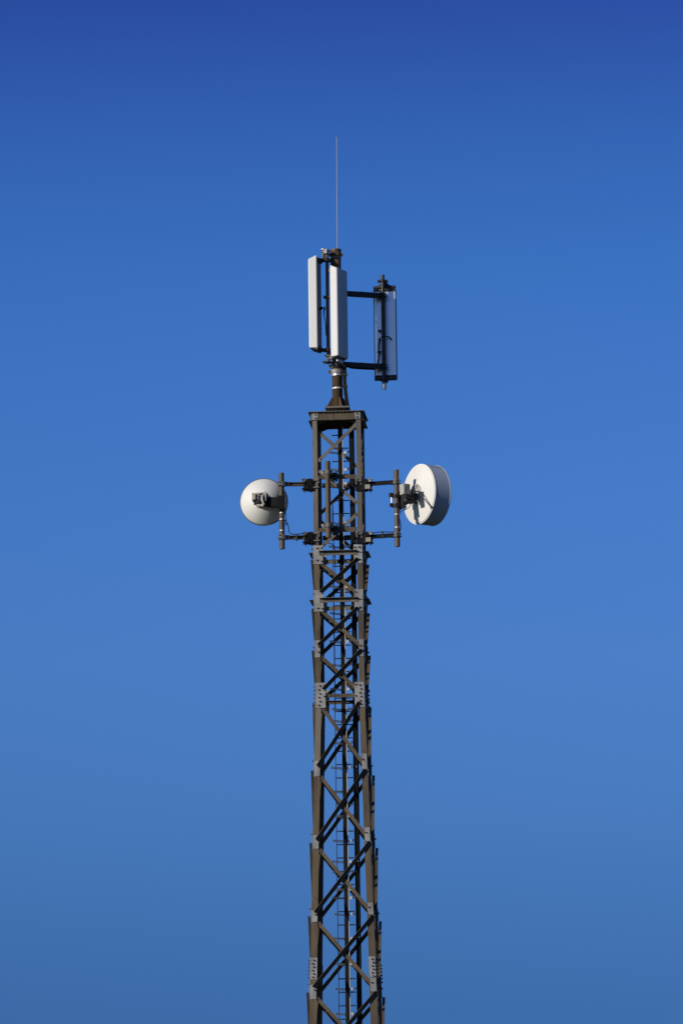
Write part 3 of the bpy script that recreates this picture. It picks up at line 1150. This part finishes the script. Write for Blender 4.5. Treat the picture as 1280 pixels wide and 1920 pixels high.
m.cyl(DQ(.06, .10, -.08), DQ(.06, .18, -.11), .03, n=10, mi=1)
m.cyl(DQ(-.04, .16, -.10), DQ(-.04, .16, -.16), .02, n=10, mi=0)
m.cyl(DQ(.02, .12, -.16), DQ(.02, .12, -.21), .022, n=10, mi=0)
m.build('radio_unit', [M['radio'], M['bolt']], dish2)
ppv = PRD - hd
px_, po_ = ppv.dot(td), ppv.dot(nd)
m = MB()
zp = -.06
m.box(DQ(px_, po_, zp - .02), td * .062, nd * .062, Z * .030)
m.box(DQ(px_, po_, zp - .20), td * .060, nd * .060, Z * .035)
m.box(DQ(px_ + .03, po_ - .075, zp - .1), td * .075, nd * .012, Z * .16)
m.bar(DQ(px_ + .05, po_ - .06, zp - .02), DQ(.04, .03, -.04), Z * .035, td * .02)
m.bar(DQ(px_ + .05, po_ - .06, zp - .18), DQ(.06, .03, -.13), Z * .035, td * .02)
m.box(DQ(.05, .07, -.09), td * .012, nd * .05, Z * .11)
m.box(DQ(px_ - .05, po_ + .09, zp), td * .03, nd * .035, Z * .04)
m.box(DQ(px_ - .05, po_ + .085, zp - .19), td * .02, nd * .035, Z * .03)
m.cyl(DQ(px_ - .05, po_ + .075, zp - .22), DQ(px_ - .05, po_ + .075, zp + .03), .010, n=8)
m.build('pole_bracket', M['dark'], dish2)
m = MB()
m.cyl(DQ(px_ - .04, po_ + .085, zp - .15), DQ(px_ - .04, po_ + .085, zp - .04), .020, n=12)
m.build('adjuster', M['galv'], dish2)
# side strut: from the pole bracket across the hub down to the edge of the dish
s0 = DQ(px_ + .02, po_ - .03, zp + .06)


def on_back(px, py, off):
    """point above the reflector's back, seen at a photo pixel"""
    dd = ray(px, py)
    return CAM + dd * (((hd + nd * off) - CAM).dot(nd) / dd.dot(nd))


s1 = on_back(780, 921.0, .13)
s2 = on_back(785, 923.5, .11)
s3 = on_back(808.5, 951.5, -.035)
m = MB()
m.tube([s0, s0.lerp(s1, .5) + Z * .01, s1, s2, s2.lerp(s3, .33), s2.lerp(s3, .66), s3], .0105)
m.box(s3, td * .02, nd * .012, Z * .02)
m.build('side_strut', M['dark'], dish2)
m = MB()
m.tube([DQ(-.04, .16, -.15), DQ(-.06, .2, -.24), DQ(px_ + .05, po_ - .05, -.34), DQ(px_ + .055, po_, -.42), DQ(px_ + .05, po_ + .02, -.60)], .007)
m.tube([DQ(.02, .12, -.20), DQ(-.02, .16, -.28), DQ(px_ + .06, po_ - .05, -.38), DQ(px_ + .06, po_, -.5)], .006)
m.build('cable', M['cable'], dish2)

# signal cables led along the lower arms into the tower, with clips on the arms
for dish_, pts, clip in ((dish1, [(531.5, 972, -.35), (540, 985, -.36), (541.5, 997, -.38), (548, 1001.5, -.42), (557, 1001.5, -.43), (572, 1001, -.43), (586, 1006, -.40), (604, 1016, -.2), (626, 1024, .1), (627, 1060, .2)], (556, 1007.5, -.40)),
                         (dish2, [(748, 970, -.62), (751, 985, -.62), (749, 996, -.64), (738, 997.5, -.62), (720, 997.5, -.57), (704, 998.5, -.52), (690, 1003, -.44), (672, 1012, -.2), (662, 1030, .1)], (717, 1002.5, -.57))):
    m = MB()
    m.tube([at(*p) for p in pts], .0085)
    m.build('cable', M['cable'], dish_)
    m = MB()
    c_ = at(*clip)
    m.box(c_, EX * .014, EY * .045, Z * .062)
    m.build('arm_clip', M['dark'], ml_root if dish_ is dish1 else mr_root)

# ------------------------------------------------------------------ ladder and cables inside the tower
LY = 0.27
lx = at(640.4, 1040, LY).x
ladder = thing('climbing_ladder', 'dark single-rail ladder with short rungs standing inside the lattice tower', 'ladder', V((lx, LY, 0)))
ZL1 = at(636, 800, LY).z
m = MB()
m.box(V((lx, LY, ZL1 / 2)), EX * .040, EY * .025, Z * ZL1 / 2)
m.build('rail', M['black'], ladder)  # black tone imitates shade on the rail
m = MB()
m.box(V((lx, LY, ZL1 / 2)) + EX * .0455 - EY * .012, EX * .005, EY * .030, Z * ZL1 / 2)
m.build('rail_flange', M['strap'], ladder)  # light tone imitates the lit edge of the rail
zr0 = at(636, 816, LY).z
rest = MB()
cnt = 0
zr_ = zr0
while zr_ > .3:
    mm = MB() if cnt < 98 else rest
    c0 = V((lx, LY, zr_))
    mm.cyl(c0 - EX * .148, c0 + EX * .148, .011, n=8)
    for s_ in (-1, 1):
        mm.cyl(c0 + EX * .146 * s_, c0 + EX * .154 * s_, .015, n=8)
    if cnt < 98:
        mm.build('rung', M['dark'], ladder)
    cnt += 1
    zr_ -= .2505
if rest.v:
    rest.build('rung', M['dark'], ladder, kind='stuff')

cables = thing('cable_bundle', 'bundle of black feeder cables on perforated brackets running down inside the tower', 'cables', V((lx, LY, 0)))
c45 = (EX * .72 - EY * .70).normalized()
c45l = (-EX * .76 - EY * .65).normalized()
VY = V((lx, LY + .035, 0))


def perf(m, p, d, L, z, nrm):
    """perforated flat bar of length L"""
    n_ = 8
    hh = .020
    m.bar(p + Z * (z + hh - .006), p + d * L + Z * (z + hh - .006), Z * .006, nrm * .003)
    m.bar(p + Z * (z - hh + .006), p + d * L + Z * (z - hh + .006), Z * .006, nrm * .003)
    for i in range(n_ + 1):
        q = p + d * (L * i / n_) + Z * z
        m.box(q, d * .008, nrm * .003, Z * (hh - .008))


hang = [848, 880, 906, 980, 1025, 1100, 1150, 1203, 1247, 1292, 1330, 1352, 1393, 1440, 1485, 1530, 1577, 1616, 1635, 1668, 1684, 1715, 1760, 1808, 1855, 1902, 1948, 1994]
for py in hang:
    z = at(645, py, LY - .08).z
    m = MB()
    rr = random.uniform(-.02, .02)
    perf(m, VY + c45 * .045, c45, .275 + rr, z, c45.cross(Z))
    perf(m, VY + c45l * .045, c45l, .26 + rr, z - .004, c45l.cross(Z))
    m.box(VY + Z * z, EX * .045, EY * .008, Z * .018)
    m.build('perforated_bracket', M['strap'], cables)
ZC_TOP = at(660, 800, 0).z
end = VY + c45 * .325
m_top = at(651.5, 768, -.05)
for i in range(6):
    a_ = i * .036
    cx = end + EX * (-.036 + .0145 * i) + EY * (.03 * (i % 2))
    pts = [V((cx.x, cx.y, -.0 + .2))]
    z = 1.0
    while z < ZC_TOP - .4:
        pts.append(V((cx.x + random.uniform(-.005, .005), cx.y + random.uniform(-.005, .005), z)))
        z += 1.15
    pts.append(V((cx.x, cx.y, ZC_TOP - .25)))
    pts.append(V((cx.x - .01, cx.y - .03, ZC_TOP + .05)))
    f = P + V((.115 + .022 * (i % 3), -.10 - .03 * (i // 3), 0))
    pts.append(V((f.x + .05, f.y, ZM0 + .0)))
    pts.append(V((f.x + .022, f.y, ZM0 + .22)))
    pts.append(V((f.x, f.y, ZM0 + .50)))
    pts.append(V((f.x, f.y, ZM0 + .72)))
    if i < 4:
        cs = cab_start[i]
        pts.append(cs - Z * .06)
        pts.append(cs)
    else:
        pts.append(V((f.x + .03, f.y + .03, ZM0 + .80)))
        pts.append(P + dr * .3 + Z * (zpr(687.5) - .055) + qr * .03 * (i - 4))
        pts.append(P + dr * .75 + Z * (zpr(687.5) - .055) + qr * .03 * (i - 4))
    m = MB()
    m.tube(pts, .0125, 8)
    m.build('cable', M['cable'], cables)
for zc_ in (ZM0 + .62, ZM0 + .40):
    m = MB()
    m.box(P + V((.14, -.115, zc_)), V((.05, 0, 0)), V((0, .035, 0)), Z * .02)
    m.build('cable_clamp', M['bolt'], cables)

wire = thing('earthing_wire', 'thin dark wire hanging straight beside the ladder inside the tower', 'wire', V((at(631, 1400, .2).x, .2, .0)))
m = MB()
wb = at(635.5, 1900, .2)
wt = at(623.5, 1015, .2)
dw = (wt - wb) / (wt.z - wb.z)
m.tube([wb - dw * wb.z, wb, wt, wt + V((.02, .02, .25))], .0065, 6)
m.tube([at(629, 1335, .2), at(628, 1250, .18), at(626, 1100, .2), at(629, 1060, .2), at(626, 1040, .2), at(627, 1015, .2)], .005, 6)
m.build('strand', M['cable'], wire)
